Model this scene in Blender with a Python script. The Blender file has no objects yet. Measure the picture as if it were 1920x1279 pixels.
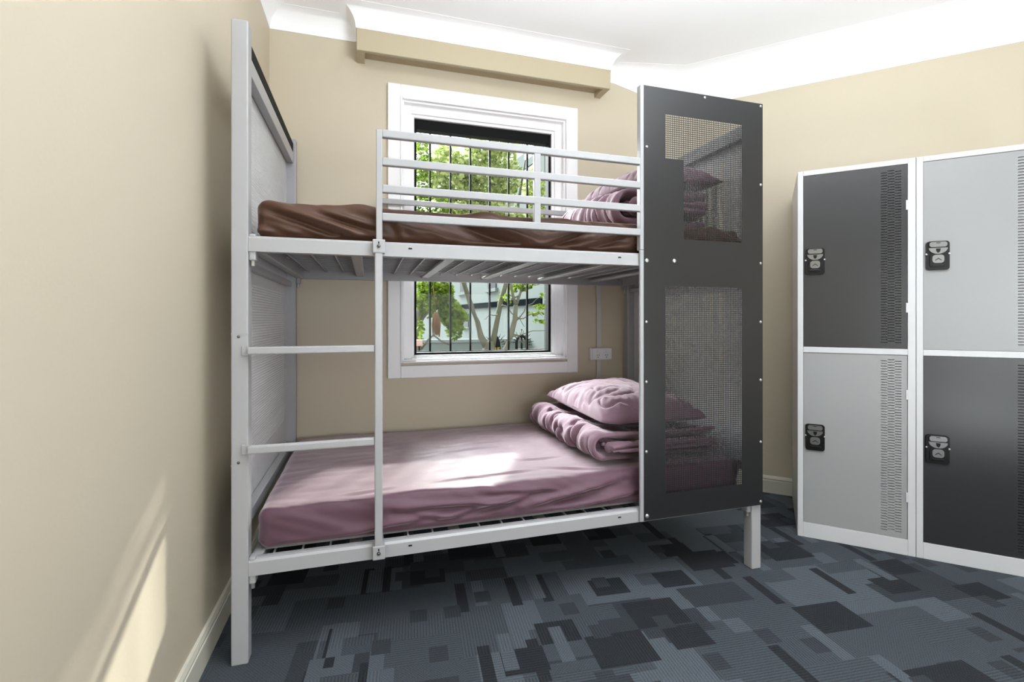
import bpy, bmesh, math, random
from mathutils import Vector, Matrix, noise
random.seed(7)
C = bpy.context.scene.collection
R = math.radians

# ------------------------------------------------------------------ measured camera
F_PX, YAW, HORIZON = 893.66, 0.2932, 598.3
CAM = Vector((0.400, -1.635, 1.0594))

def ray(px, py):
    a = (px - 960) / F_PX; b = (HORIZON - py) / F_PX
    s, c = math.sin(YAW), math.cos(YAW)
    return Vector((a * c + s, -a * s + c, b))

def at(px, py, Y):
    """the place seen at a photo point, at depth y = Y"""
    r = ray(px, py)
    return CAM + r * ((Y - CAM.y) / r.y)

# ------------------------------------------------------------------ colour + materials
def lin(r, g, b):
    def f(v):
        v /= 255.0
        return v / 12.92 if v <= 0.04045 else ((v + 0.055) / 1.055) ** 2.4
    return (f(r), f(g), f(b), 1.0)

def mat(name, col, rough=0.5, metal=0.0, spec=0.5, bump=0.0, bscale=200.0, vary=0.0, vscale=6.0, sheen=0.0, sheen_tint=None, coat=0.0):
    m = bpy.data.materials.new(name); m.use_nodes = True
    nt = m.node_tree; b = nt.nodes['Principled BSDF']
    b.inputs['Base Color'].default_value = col
    b.inputs['Roughness'].default_value = rough
    b.inputs['Metallic'].default_value = metal
    b.inputs['Specular IOR Level'].default_value = spec
    if coat: b.inputs['Coat Weight'].default_value = coat; b.inputs['Coat Roughness'].default_value = 0.15
    if sheen:
        b.inputs['Sheen Weight'].default_value = sheen
        b.inputs['Sheen Roughness'].default_value = 0.45
        if sheen_tint: b.inputs['Sheen Tint'].default_value = sheen_tint
    tc = nt.nodes.new('ShaderNodeTexCoord')
    if bump:
        n = nt.nodes.new('ShaderNodeTexNoise'); n.inputs['Scale'].default_value = bscale; n.inputs['Detail'].default_value = 4
        bp = nt.nodes.new('ShaderNodeBump'); bp.inputs['Strength'].default_value = bump; bp.inputs['Distance'].default_value = 0.002
        nt.links.new(tc.outputs['Object'], n.inputs['Vector']); nt.links.new(n.outputs['Fac'], bp.inputs['Height'])
        nt.links.new(bp.outputs['Normal'], b.inputs['Normal'])
    if vary:
        n = nt.nodes.new('ShaderNodeTexNoise'); n.inputs['Scale'].default_value = vscale; n.inputs['Detail'].default_value = 3
        mx = nt.nodes.new('ShaderNodeMixRGB'); mx.blend_type = 'MIX'
        mx.inputs[1].default_value = tuple(v * (1 - vary) for v in col[:3]) + (1,)
        mx.inputs[2].default_value = tuple(min(1, v * (1 + vary)) for v in col[:3]) + (1,)
        nt.links.new(tc.outputs['Object'], n.inputs['Vector']); nt.links.new(n.outputs['Fac'], mx.inputs[0])
        nt.links.new(mx.outputs[0], b.inputs['Base Color'])
    return m

M = {}
M['wall'] = mat('beige_wall_paint', lin(198, 187, 166), 0.55, bump=0.15, bscale=90, vary=0.015, vscale=2.5)
M['pelmet'] = mat('beige_pelmet_paint', lin(180, 168, 142), 0.55)
M['ceiling'] = mat('white_ceiling_paint', lin(248, 248, 250), 0.7, bump=0.08, bscale=60)
M['trim'] = mat('white_trim_gloss', lin(243, 243, 245), 0.35)
M['skirting'] = mat('cream_skirting_gloss', lin(212, 208, 194), 0.28)
M['steel'] = mat('white_powder_coat', lin(162, 162, 164), 0.32, bump=0.06, bscale=500)
M['greypanel'] = mat('pale_grey_powder_coat', lin(204, 204, 207), 0.35)
M['black'] = mat('black_powder_coat', lin(32, 32, 33), 0.34, bump=0.05, bscale=300, vary=0.06, vscale=5)
M['rubber'] = mat('black_edge', lin(10, 9, 8), 0.7, spec=0.2)
M['zinc'] = mat('zinc_screw', lin(190, 190, 190), 0.3, metal=0.8)
M['bolt'] = mat('dark_bolt', lin(95, 95, 95), 0.35, metal=0.8)
M['sheet'] = mat('plum_cotton_sheet', lin(92, 63, 76), 0.5, spec=0.35, sheen=0.65, sheen_tint=lin(250, 236, 242), bump=0.12, bscale=700)
M['sheet2'] = mat('brown_plum_cotton_sheet', lin(72, 45, 29), 0.46, spec=0.4, sheen=0.25, sheen_tint=lin(250, 220, 210), bump=0.12, bscale=700)
M['cover'] = mat('mauve_cotton_cover', lin(124, 97, 109), 0.7, spec=0.15, sheen=0.5, sheen_tint=lin(250, 236, 242), bump=0.12, bscale=700)
M['ticking'] = mat('grey_mattress_ticking', lin(140, 140, 142), 0.8, bump=0.2, bscale=300)
M['lockwhite'] = mat('white_locker_coat', lin(200, 200, 202), 0.34)
M['lockgrey'] = mat('grey_locker_door_coat', lin(147, 147, 147), 0.36)
M['lockblack'] = mat('charcoal_locker_door_coat', lin(42, 42, 44), 0.30, spec=0.55)
M['dark'] = mat('dark_void', lin(14, 14, 14), 0.8)
M['latchblack'] = mat('black_latch_plastic', lin(8, 8, 8), 0.35, spec=0.3)
M['chrome'] = mat('brushed_latch_metal', lin(128, 128, 128), 0.3, metal=0.8, bump=0.1, bscale=400)
M['plastic'] = mat('white_outlet_plastic', lin(225, 225, 227), 0.3)
M['trunking'] = mat('grey_trunking_plastic', lin(198, 195, 190), 0.4)
M['iron'] = mat('black_window_frame', lin(7, 7, 7), 0.65, spec=0.15)
M['bark'] = mat('pale_plane_bark', lin(84, 83, 68), 0.85, bump=0.5, bscale=20, vary=0.3, vscale=9)
M['stucco'] = mat('pale_stucco', lin(116, 123, 121), 0.85, spec=0.0, vary=0.03, vscale=1.5)
M['slate'] = mat('slate_band', lin(20, 25, 28), 0.9, spec=0.0)
M['glassdark'] = mat('dark_house_glass', lin(30, 35, 40), 0.3, spec=0.2)
M['wroughtiron'] = mat('wrought_iron', lin(16, 17, 14), 0.7, spec=0.2)
M['sign'] = mat('navy_sign', lin(7, 10, 15), 0.7, spec=0.2)
M['yellow'] = mat('yellow_lettering', lin(165, 138, 10), 0.6)
M['deadleaf'] = mat('brown_dead_fronds', lin(78, 52, 22), 0.9, vary=0.4, vscale=25)
M['pinkbox'] = mat('pink_box', lin(160, 128, 120), 0.7)
M['ground'] = mat('pale_paving', lin(120, 118, 112), 0.9, vary=0.1, vscale=2)

def leaf_mat(name, c1, c2):
    m = bpy.data.materials.new(name); m.use_nodes = True
    nt = m.node_tree; nt.nodes.clear()
    out = nt.nodes.new('ShaderNodeOutputMaterial')
    tc = nt.nodes.new('ShaderNodeTexCoord'); n = nt.nodes.new('ShaderNodeTexNoise')
    n.inputs['Scale'].default_value = 11; n.inputs['Detail'].default_value = 4
    cr = nt.nodes.new('ShaderNodeValToRGB'); cr.color_ramp.elements[0].position = 0.35; cr.color_ramp.elements[1].position = 0.65
    cr.color_ramp.elements[0].color = c1; cr.color_ramp.elements[1].color = c2
    d = nt.nodes.new('ShaderNodeBsdfDiffuse'); t = nt.nodes.new('ShaderNodeBsdfTranslucent'); mx = nt.nodes.new('ShaderNodeMixShader')
    mx.inputs[0].default_value = 0.5
    nt.links.new(tc.outputs['Object'], n.inputs['Vector']); nt.links.new(n.outputs['Fac'], cr.inputs['Fac'])
    nt.links.new(cr.outputs['Color'], d.inputs['Color']); nt.links.new(cr.outputs['Color'], t.inputs['Color'])
    nt.links.new(d.outputs[0], mx.inputs[1]); nt.links.new(t.outputs[0], mx.inputs[2]); nt.links.new(mx.outputs[0], out.inputs['Surface'])
    return m
M['leaf'] = leaf_mat('green_leaves', lin(40, 62, 10), lin(124, 146, 56))
M['leaf2'] = leaf_mat('pale_green_leaves', lin(100, 120, 52), lin(192, 200, 136))
M['blockleaf'] = mat('sun_block_leaves', lin(58, 78, 30), 0.7, vary=.3, vscale=9)  # opaque green for the added leaf mass that blocks the sun

def glass_mat():
    m = bpy.data.materials.new('window_glass'); m.use_nodes = True
    nt = m.node_tree; nt.nodes.clear()
    out = nt.nodes.new('ShaderNodeOutputMaterial'); t = nt.nodes.new('ShaderNodeBsdfTransparent'); g = nt.nodes.new('ShaderNodeBsdfGlossy')
    t.inputs['Color'].default_value = (0.96, 0.98, 0.97, 1); g.inputs['Roughness'].default_value = 0.02
    fr = nt.nodes.new('ShaderNodeFresnel'); fr.inputs['IOR'].default_value = 1.13
    mx = nt.nodes.new('ShaderNodeMixShader')
    nt.links.new(fr.outputs[0], mx.inputs[0]); nt.links.new(t.outputs[0], mx.inputs[1]); nt.links.new(g.outputs[0], mx.inputs[2]); nt.links.new(mx.outputs[0], out.inputs['Surface'])
    return m
M['glass'] = glass_mat()

def carpet_mat():
    m = bpy.data.materials.new('blue_grey_patchwork_carpet'); m.use_nodes = True
    nt = m.node_tree; N = nt.nodes; L = nt.links; b = N['Principled BSDF']
    b.inputs['Roughness'].default_value = 0.95; b.inputs['Specular IOR Level'].default_value = 0.1
    tc = N.new('ShaderNodeTexCoord'); mp = N.new('ShaderNodeMapping'); mp.inputs['Rotation'].default_value = (0, 0, R(5))
    L.new(tc.outputs['Object'], mp.inputs['Vector'])
    base = mp.outputs['Vector']
    def cell(sx, sy, ox, oy):
        a = N.new('ShaderNodeVectorMath'); a.operation = 'MULTIPLY_ADD'
        a.inputs[1].default_value = (1 / sx, 1 / sy, 0); a.inputs[2].default_value = (ox, oy, 0); L.new(base, a.inputs[0])
        f = N.new('ShaderNodeVectorMath'); f.operation = 'FLOOR'; L.new(a.outputs[0], f.inputs[0])
        w = N.new('ShaderNodeTexWhiteNoise'); w.noise_dimensions = '2D'; L.new(f.outputs[0], w.inputs['Vector'])
        return w
    def math_(op, a, bv):
        n = N.new('ShaderNodeMath'); n.operation = op
        for i, v in enumerate((a, bv)):
            if isinstance(v, (int, float)): n.inputs[i].default_value = v
            else: L.new(v, n.inputs[i])
        return n.outputs[0]
    def ramp(fac, stops):
        cr = N.new('ShaderNodeValToRGB'); cr.color_ramp.interpolation = 'CONSTANT'
        e = cr.color_ramp.elements; e[0].position, e[0].color = stops[0]; e[1].position, e[1].color = stops[1]
        for p, c in stops[2:]:
            q = e.new(p); q.color = c
        L.new(fac, cr.inputs['Fac']); return cr.outputs['Color']
    dark, dk2, mid, lt = lin(44, 46, 50), lin(56, 60, 65), lin(68, 73, 79), lin(82, 88, 95)
    w0 = cell(0.25, 0.25, 0.3, 0.7)
    col = ramp(w0.outputs['Value'], [(0, mid), (0.3, lt), (0.55, mid), (0.86, dk2)])
    for sx, sy, ox, oy, th, c in [(0.125, 0.25, 0.1, 0.4, 0.22, lt), (0.17, 0.085, 0.55, 0.2, 0.22, mid), (0.25, 0.125, 0.77, 0.15, 0.10, dk2), (0.14, 0.11, 0.2, 0.9, 0.10, dark), (0.04, 0.19, 0.4, 0.33, 0.05, dark),
                                  (0.2, 0.15, 0.5, 0.6, 0.08, dark), (0.045, 0.17, 0.9, 0.1, 0.05, lt), (0.06, 0.07, 0.13, 0.5, 0.04, dk2)]:
        w = cell(sx, sy, ox, oy)
        mx = N.new('ShaderNodeMixRGB'); L.new(math_('LESS_THAN', w.outputs['Value'], th), mx.inputs[0]); L.new(col, mx.inputs[1]); mx.inputs[2].default_value = c
        col = mx.outputs[0]
    # woven ribs : each patch runs one way
    sep = N.new('ShaderNodeSeparateXYZ'); L.new(base, sep.inputs[0])
    wv = cell(0.25, 0.125, 0.21, 0.83)
    sx_ = math_('SINE', math_('MULTIPLY', sep.outputs['X'], 2 * math.pi / 0.0100), 0)
    sy_ = math_('SINE', math_('MULTIPLY', sep.outputs['Y'], 2 * math.pi / 0.0100), 0)
    px_ = math_('MULTIPLY', sx_, sy_)
    m1 = N.new('ShaderNodeMixRGB'); L.new(math_('LESS_THAN', wv.outputs['Value'], 0.35), m1.inputs[0]); L.new(sx_, m1.inputs[1]); L.new(sy_, m1.inputs[2])
    m2 = N.new('ShaderNodeMixRGB'); L.new(math_('GREATER_THAN', wv.outputs['Value'], 0.75), m2.inputs[0]); L.new(m1.outputs[0], m2.inputs[1]); L.new(px_, m2.inputs[2])
    nz = N.new('ShaderNodeTexNoise'); nz.inputs['Scale'].default_value = 330; nz.inputs['Detail'].default_value = 3; L.new(base, nz.inputs['Vector'])
    nb = N.new('ShaderNodeTexNoise'); nb.inputs['Scale'].default_value = 55; L.new(base, nb.inputs['Vector'])
    rib = math_('MULTIPLY', m2.outputs[0], math_('MULTIPLY', nb.outputs['Fac'], 0.38))
    tex = math_('ADD', rib, math_('MULTIPLY', nz.outputs['Fac'], 1.3))
    fac = math_('ADD', tex, 0.34)
    hs = N.new('ShaderNodeVectorMath'); hs.operation = 'SCALE'; L.new(col, hs.inputs[0]); L.new(fac, hs.inputs['Scale'])
    L.new(hs.outputs[0], b.inputs['Base Color'])
    bp = N.new('ShaderNodeBump'); bp.inputs['Strength'].default_value = 0.5; bp.inputs['Distance'].default_value = 0.003
    L.new(tex, bp.inputs['Height']); L.new(bp.outputs['Normal'], b.inputs['Normal'])
    return m
M['carpet'] = carpet_mat()

# ------------------------------------------------------------------ object helpers
def link(name, me, m, parent=None, smooth=False):
    if m is not None: me.materials.append(m)
    o = bpy.data.objects.new(name, me); C.objects.link(o)
    if parent is not None: o.parent = parent
    if smooth:
        for p in me.polygons: p.use_smooth = True
    return o

def tag(o, label=None, cat=None, group=None, kind=None):
    if label: o['label'] = label
    if cat: o['category'] = cat
    if group: o['group'] = group
    if kind: o['kind'] = kind
    return o

def thing(name, label, cat, loc=(0, 0, 0), rz=0.0, group=None):
    o = bpy.data.objects.new(name, None); C.objects.link(o)
    o.empty_display_size = 0.1; o.location = loc; o.rotation_euler = (0, 0, rz)
    return tag(o, label, cat, group)

class MB:
    def __init__(s): s.bm = bmesh.new()
    def box(s, x0, x1, y0, y1, z0, z1, bev=0.0, seg=2):
        r = bmesh.ops.create_cube(s.bm, size=1.0)
        vs = r['verts']
        for v in vs: v.co = Vector((x0 + (v.co.x + .5) * (x1 - x0), y0 + (v.co.y + .5) * (y1 - y0), z0 + (v.co.z + .5) * (z1 - z0)))
        if bev:
            es = list({e for v in vs for e in v.link_edges})
            bmesh.ops.bevel(s.bm, geom=es, offset=bev, segments=seg, affect='EDGES', profile=0.5)
        return s
    def tube(s, pts, rad, n=8, cap=True):
        pts = [Vector(p) for p in pts]
        rads = rad if isinstance(rad, (list, tuple)) else [rad] * len(pts)
        rings = []
        up = Vector((0, 0, 1))
        for i, p in enumerate(pts):
            d = (pts[min(i + 1, len(pts) - 1)] - pts[max(i - 1, 0)]).normalized()
            a = d.cross(up) if abs(d.z) < 0.95 else d.cross(Vector((0, 1, 0)))
            a.normalize(); b = d.cross(a)
            rings.append([s.bm.verts.new(p + (a * math.cos(2 * math.pi * k / n) + b * math.sin(2 * math.pi * k / n)) * rads[i]) for k in range(n)])
        for r0, r1 in zip(rings, rings[1:]):
            for k in range(n): s.bm.faces.new((r0[k], r0[(k + 1) % n], r1[(k + 1) % n], r1[k]))
        if cap:
            s.bm.faces.new(rings[0][::-1]); s.bm.faces.new(rings[-1])
        return s
    def dome(s, c, r, axis='-y', h=0.5):
        t = bmesh.ops.create_uvsphere(s.bm, u_segments=12, v_segments=8, radius=r)
        for v in t['verts']:
            x, y, z = v.co
            if axis == '-y': v.co = Vector((c[0] + x, c[1] + y * h, c[2] + z))
            elif axis == 'x': v.co = Vector((c[0] + x * h, c[1] + y, c[2] + z))
            else: v.co = Vector((c[0] + x, c[1] + y, c[2] + z * h))
        return s
    def prism(s, poly, lo, hi, f):
        """extrude a 2D polygon between lo and hi; f(u,v,t)->xyz"""
        a = [s.bm.verts.new(f(u, v, lo)) for u, v in poly]; b = [s.bm.verts.new(f(u, v, hi)) for u, v in poly]
        n = len(poly)
        s.bm.faces.new(a[::-1]); s.bm.faces.new(b)
        for k in range(n): s.bm.faces.new((a[k], a[(k + 1) % n], b[(k + 1) % n], b[k]))
        return s
    def build(s, name, m, parent=None, smooth=False):
        bmesh.ops.recalc_face_normals(s.bm, faces=s.bm.faces)
        me = bpy.data.meshes.new(name); s.bm.to_mesh(me); s.bm.free()
        return link(name, me, m, parent, smooth)

def struct(o): o['kind'] = 'structure'; return o

def holed_sheet(name, us, vs, is_hole, f, thick, m, parent):
    """one sheet of metal on a grid of lines with real openings"""
    me = bpy.data.meshes.new(name)
    nu, nv = len(us), len(vs)
    verts = [f(u, v) for v in vs for u in us]
    faces = []
    for j in range(nv - 1):
        vm = (vs[j] + vs[j + 1]) / 2
        for i in range(nu - 1):
            if not is_hole((us[i] + us[i + 1]) / 2, vm):
                k = j * nu + i; faces.append((k, k + 1, k + nu + 1, k + nu))
    me.from_pydata(verts, [], faces); me.update()
    o = link(name, me, m, parent)
    md = o.modifiers.new('thickness', 'SOLIDIFY'); md.thickness = thick; md.offset = 0
    return o

def hole_lines(a, b, pitch, hole):
    n = int(round((b - a) / pitch)); pitch = (b - a) / n
    out = []
    for i in range(n):
        c = a + (i + .5) * pitch; out += [c - hole / 2, c + hole / 2]
    return out

# ------------------------------------------------------------------ room shell
XL, YB, ZC = -0.088, 1.08, 2.65
KR = 2.44 * math.sqrt(2)            # right wall:  x + y = KR
XR = KR - YB
YF = -4.3; XE = 3.95
WT = 0.20
WX0, WX1, WZ0, WZ1 = 0.572, 1.566, 0.818, 2.285   # window opening

b = MB(); b.box(XL - .3, XE + .3, YF - .3, YB + WT, -.1, 0)
struct(b.build('floor', M['carpet']))
b = MB(); b.box(XL - .3, XE + .3, YF - .3, YB + WT, ZC, ZC + .1)
struct(b.build('ceiling', M['ceiling']))
b = MB(); b.box(XL - .12, XL, YF, YB + WT, 0, ZC)
struct(b.build('wall_left', M['wall']))
b = MB()
b.box(XL, WX0, YB, YB + WT, 0, ZC).box(WX1, XR + .25, YB, YB + WT, 0, ZC).box(WX0, WX1, YB, YB + WT, 0, WZ0).box(WX0, WX1, YB, YB + WT, WZ1, ZC)
struct(b.build('wall_back', M['wall']))
ye = KR - XE
b = MB(); b.prism([(XR, YB), (XE, ye), (XE + .12, ye + .06), (XR + .12, YB + .06)], 0, ZC, lambda u, v, t: (u, v, t))
struct(b.build('wall_right', M['wall']))
b = MB(); b.box(XE, XE + .12, YF, ye, 0, ZC)
struct(b.build('wall_side', M['wall']))
b = MB(); b.box(XL, XE, YF - .12, YF, 0, ZC)
struct(b.build('wall_front', M['wall']))

def sweep(name, path, prof, m, smooth=False, profs=None):
    """plan path with the room on its right; prof = [(out from wall, z)]"""
    P = [Vector(p) for p in path]
    bm = bmesh.new(); rings = []
    for i, p in enumerate(P):
        ns = []
        if i > 0: d = (P[i] - P[i - 1]).normalized(); ns.append(Vector((d.y, -d.x)))
        if i < len(P) - 1: d = (P[i + 1] - P[i]).normalized(); ns.append(Vector((d.y, -d.x)))
        n = sum(ns, Vector((0, 0))); n.normalize(); k = 1 / max(.3, n.dot(ns[0]))
        rings.append([bm.verts.new((p.x + n.x * o * k, p.y + n.y * o * k, z)) for o, z in (profs[i] if profs else prof)])
    q = len(prof)
    for a, c in zip(rings, rings[1:]):
        for k in range(q): bm.faces.new((a[k], a[(k + 1) % q], c[(k + 1) % q], c[k]))
    bm.faces.new(rings[0][::-1]); bm.faces.new(rings[-1])
    bmesh.ops.recalc_face_normals(bm, faces=bm.faces)
    me = bpy.data.meshes.new(name); bm.to_mesh(me); bm.free()
    o = link(name, me, m, None, smooth)
    if smooth:
        md = o.modifiers.new('edges', 'EDGE_SPLIT'); md.split_angle = R(32)
    return struct(o)

def cove(drop, proj):
    pr = [(0, ZC), (0, ZC - drop), (0.004, ZC - drop)]
    for k in range(0, 13):
        t = k / 12 * math.pi / 2
        pr.append((0.004 + (proj - .004) * (1 - math.cos(t)), ZC - drop + .002 + (drop - .003) * math.sin(t)))
    pr += [(proj, ZC)]
    return pr
# pelmet dimensions
PX0, PX1, PY, PZ0, PZ1 = 0.343, 1.799, 0.942, 2.446, 2.558
sweep('trim_1', [(XL, YF), (XL, YB), (PX0, YB), (PX0, PY), (PX1, PY), (PX1, YB), (PX1 + .09, YB)], cove(.093, .085), M['ceiling'], True)
sweep('trim_2', [(PX1 + .09, YB), (XR, YB), (XE, ye)], cove(.20, .17), M['ceiling'], True, [cove(.093, .085), cove(.20, .17), cove(.20, .17)])
skirt = [(0, 0), (.014, 0), (.014, .075), (.011, .078), (.013, .088), (.008, .10), (0, .103)]
sweep('baseboard_left', [(XL, YF), (XL, YB)], skirt, M['skirting'])
sweep('baseboard_back', [(XL + .015, YB), (XR, YB)], skirt, M['skirting'])
sweep('baseboard_right', [(XR, YB), (XE, ye)], skirt, M['skirting'])

# boxed pelmet
pel = thing('window_pelmet', 'long beige boxed pelmet on the wall above the window', 'pelmet', ((PX0 + PX1) / 2, PY, PZ0))
cx = (PX0 + PX1) / 2
def relbuild(mb, name, m, parent, smooth=False):
    """parts are modelled in room coordinates; hang them on a placed root"""
    o = mb.build(name, m, parent, smooth)
    o.data.transform(Matrix.Translation(-Vector(parent.location)))
    return o
b = MB(); b.box(PX0, PX1, PY, PY + .022, PZ0, PZ1 + .05, .003)
relbuild(b, 'front_board', M['pelmet'], pel)
for x0 in (PX0, PX1 - .04):
    b = MB(); b.box(x0, x0 + .04, PY + .022, YB, PZ0 + .001, PZ1 + .05, .002)
    relbuild(b, 'end_board', M['pelmet'], pel)
b = MB(); b.box(PX0 + .04, PX1 - .04, PY + .022, YB, PZ0 + .03, PZ0 + .045)
relbuild(b, 'soffit_board', M['pelmet'], pel)

# ------------------------------------------------------------------ window
def ring(x0, x1, z0, z1, w, y0, y1, bev=.003, wt=None, wb=None):
    wt = w if wt is None else wt; wb = w if wb is None else wb
    b = MB()
    b.box(x0, x0 + w, y0, y1, z0, z1, bev).box(x1 - w, x1, y0, y1, z0, z1, bev)
    b.box(x0 + w, x1 - w, y0, y1, z1 - wt, z1, bev).box(x0 + w, x1 - w, y0, y1, z0, z0 + wb, bev)
    return b
win = struct(ring(.503, 1.636, .732, 2.356, .069, 1.055, 1.082, .004).build('window_1', M['trim']))
win['kind'] = 'structure'
o = ring(.570, 1.569, .814, 2.287, .012, 1.048, 1.075, .004).build('bead', M['trim'], win)
o = ring(.580, 1.558, .824, 2.277, .012, 1.07, 1.16, .002).build('window_lining', M['trim'], win)
o = ring(.588, 1.550, .832, 2.268, .047, 1.105, 1.16, .003, wb=.012).build('sash_frame', M['trim'], win)
o = ring(.634, 1.504, .842, 2.222, .017, 1.118, 1.16, .003, wb=.012).build('glazing_bead', M['trim'], win)
o = ring(.650, 1.488, .852, 2.206, .015, 1.135, 1.19, .002, wt=.058, wb=.014).build('inner_frame', M['iron'], win); o['label'] = 'black metal inner frame'
b = MB(); b.box(.66, 1.478, 1.158, 1.162, .86, 2.16)
o = b.build('glass_pane', M['glass'], win); o['label'] = 'clear glass pane'

gr = thing('security_grille', 'black vertical-bar security grille outside the window glass', 'grille', (1.06, 1.21, .845))
for x in (.751, .873, .994, 1.115, 1.236, 1.358):
    b = MB(); b.box(x - .0055, x + .0055, 1.205, 1.216, .87, 2.17)
    relbuild(b, 'bar', M['iron'], gr)
for z in (.856, 2.17):
    b = MB(); b.box(.65, 1.49, 1.203, 1.218, z, z + .014)
    relbuild(b, 'cross_bar', M['iron'], gr)

# ------------------------------------------------------------------ outlet + trunking
ot = thing('power_outlet', 'white double power outlet on the beige wall beneath the upper bunk', 'outlet', (1.79, YB, .842))
b = MB(); b.box(1.718, 1.863, 1.048, YB, .804, .880, .004); relbuild(b, 'mounting_block', M['plastic'], ot)
b = MB(); b.box(1.728, 1.860, 1.040, 1.048, .808, .877, .003); relbuild(b, 'face_plate', M['plastic'], ot)
for xx in (1.765, 1.823):
    b = MB(); b.box(xx - .007, xx + .007, 1.036, 1.041, .852, .866, .002); relbuild(b, 'rocker_switch', M['plastic'], ot)
    b = MB(); b.box(xx - .0015, xx + .0015, 1.0385, 1.0402, .818, .826); relbuild(b, 'socket_slot', M['dark'], ot)
    for sgn in (-1, 1):
        b = MB(); b.prism([(-.0012, -.004), (.0012, -.004), (.0012 + sgn * -.004, .004), (-.0012 + sgn * -.004, .004)], 1.0385, 1.0402, lambda u, v, t, sg=sgn: (xx + sg * .009 + u, t, .835 + v)); relbuild(b, 'socket_slot', M['dark'], ot)
b = MB(); b.box(1.769, 1.799, 1.062, YB, .880, 1.40, .002); o = b.build('cable_trunking', M['trunking']); tag(o, 'thin grey cable trunking rising on the wall above the outlet', 'trunking')
b = MB(); b.box(1.769, 1.799, 1.062, YB, .103, .804, .002); o = b.build('cable_trunking', M['trunking']); tag(o, 'thin grey cable trunking on the wall below the outlet, above the pillow', 'trunking')

# ------------------------------------------------------------------ bunk bed
L, D, HP, W = 2.0, 1.052, 1.977, 0.0475
bed = thing('bunk_bed', 'white steel bunk bed with ladder and black perforated privacy panel', 'bunk bed')
for px_ in (0, L - W):
    for py_ in (0, D - W):
        b = MB(); b.box(px_, px_ + W, py_, py_ + W, 0, HP, .004)
        p = b.build('post', M['steel'], bed)
        if px_ == 0 and py_ == 0:
            for z in (1.005, .62):
                b = MB(); b.dome((.021, 0, z), .0045); b.build('screw', M['bolt'], p)
            for z in (.611, 1.013):
                b = MB(); b.box(-.0006, W + .0006, -.0006, W + .0006, z, z + .0022); b.build('sleeve_joint', M['steel'], p)

P_IN, H_IN = 0.0100, 0.0058
def end_panel(x, strip):
    y0, y1, z0, z1 = .03, D - .03, .42, 1.915
    us = sorted(set([y0, y1] + hole_lines(.12, .93, P_IN, H_IN)))
    hz = hole_lines(1.36, 1.80, P_IN, H_IN) + hole_lines(.56, 1.185, P_IN, H_IN)
    vs = sorted(set([z0, z1] + hz))
    hu = set(); 
    ul = hole_lines(.12, .93, P_IN, H_IN); hu = [(ul[i], ul[i + 1]) for i in range(0, len(ul), 2)]
    hv = [(hz[i], hz[i + 1]) for i in range(0, len(hz), 2)]
    import bisect
    ustart = [a for a, _ in hu]; hv.sort(); vstart = [a for a, _ in hv]
    def hole(u, v):
        i = bisect.bisect(ustart, u) - 1; j = bisect.bisect(vstart, v) - 1
        return i >= 0 and j >= 0 and u < hu[i][1] and v < hv[j][1]
    o = holed_sheet('end_panel', us, vs, hole, lambda u, v: (x, u, v), .0014, M['greypanel'], bed)
    o['label'] = 'pale grey perforated end sheet'
end_panel(.004, True); end_panel(L - .004, False)
for x0 in (0.006, L - .036):
    b = MB(); b.box(x0, x0 + .030, W, D - W, 1.850, 1.908, .003); b.build('end_top_rail', M['steel'], bed)
    if x0 < 1:
        b = MB(); b.box(x0 + .018, x0 + .030, W, D - W, 1.908, 1.952, .002); o = b.build('edge_strip', M['rubber'], bed); o['label'] = 'black edge strip'
    b = MB(); b.box(x0, x0 + .022, W, D - W, 1.224, 1.250, .003); b.build('end_cross_bar', M['steel'], bed)
    b = MB(); b.box(x0, x0 + .030, W, D - W, .40, .44, .003); b.build('end_bottom_rail', M['steel'], bed)

def rail_profile(z0):
    return [(0, z0), (.036, z0), (.036, z0 + .048), (.016, z0 + .050), (.007, z0 + .048), (.001, z0 + .041)]
SL_X = [.36, .70, 1.035, 1.37, 1.71]
for z0 in (.268, 1.268):
    for front in (True, False):
        b = MB()
        if front: b.prism(rail_profile(z0), W, L - W, lambda u, v, t: (t, u, v))
        else: b.prism(rail_profile(z0), W, L - W, lambda u, v, t: (t, D - u, v))
        r = b.build('side_rail', M['steel'], bed)
        if front:
            for xx in (.53, 1.32):
                b = MB(); b.box(xx, xx + .012, -.0006, .003, z0 + .026, z0 + .031); b.build('slot_hole', M['dark'], r)
    for x0 in (W, L - W - .034):
        b = MB(); b.box(x0, x0 + .034, .036, D - .036, z0, z0 + .048, .004); b.build('base_end_rail', M['steel'], bed)
    for x in SL_X:
        b = MB(); b.box(x - .02, x + .02, .030, D - .030, z0 + .016, z0 + .030, .004); b.build('slat', M['steel'], bed)
    b = MB()
    for k in range(1, 19):
        y = .036 + k * (D - .072) / 19; b.box(W + .03, L - W - .03, y - .002, y + .002, z0 + .040, z0 + .044)
    x = .11
    while x < L - .1:
        if min(abs(x - s) for s in SL_X) > .03: b.box(x - .0028, x + .0028, .03, D - .03, z0 + .034, z0 + .040)
        x += .0848
    b.build('wire_mesh', M['steel'], bed)
    for cx_ in (W, L - W):
        for cy_ in (.004, D - .040):
            s = 1 if cx_ < 1 else -1
            b = MB(); xa, xb = sorted((cx_, cx_ + s * .020))
            b.box(xa, xb, cy_, cy_ + .036, z0 - .028, z0 + .056, .005)
            br = b.build('connector_bracket', M['steel'], bed)
            b = MB(); b.tube([(cx_ + s * .010, cy_ + .012, z0 - .044), (cx_ + s * .010, cy_ + .012, z0 - .026)], .006, 10)
            b.build('locking_pin', M['zinc'], br)
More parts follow.
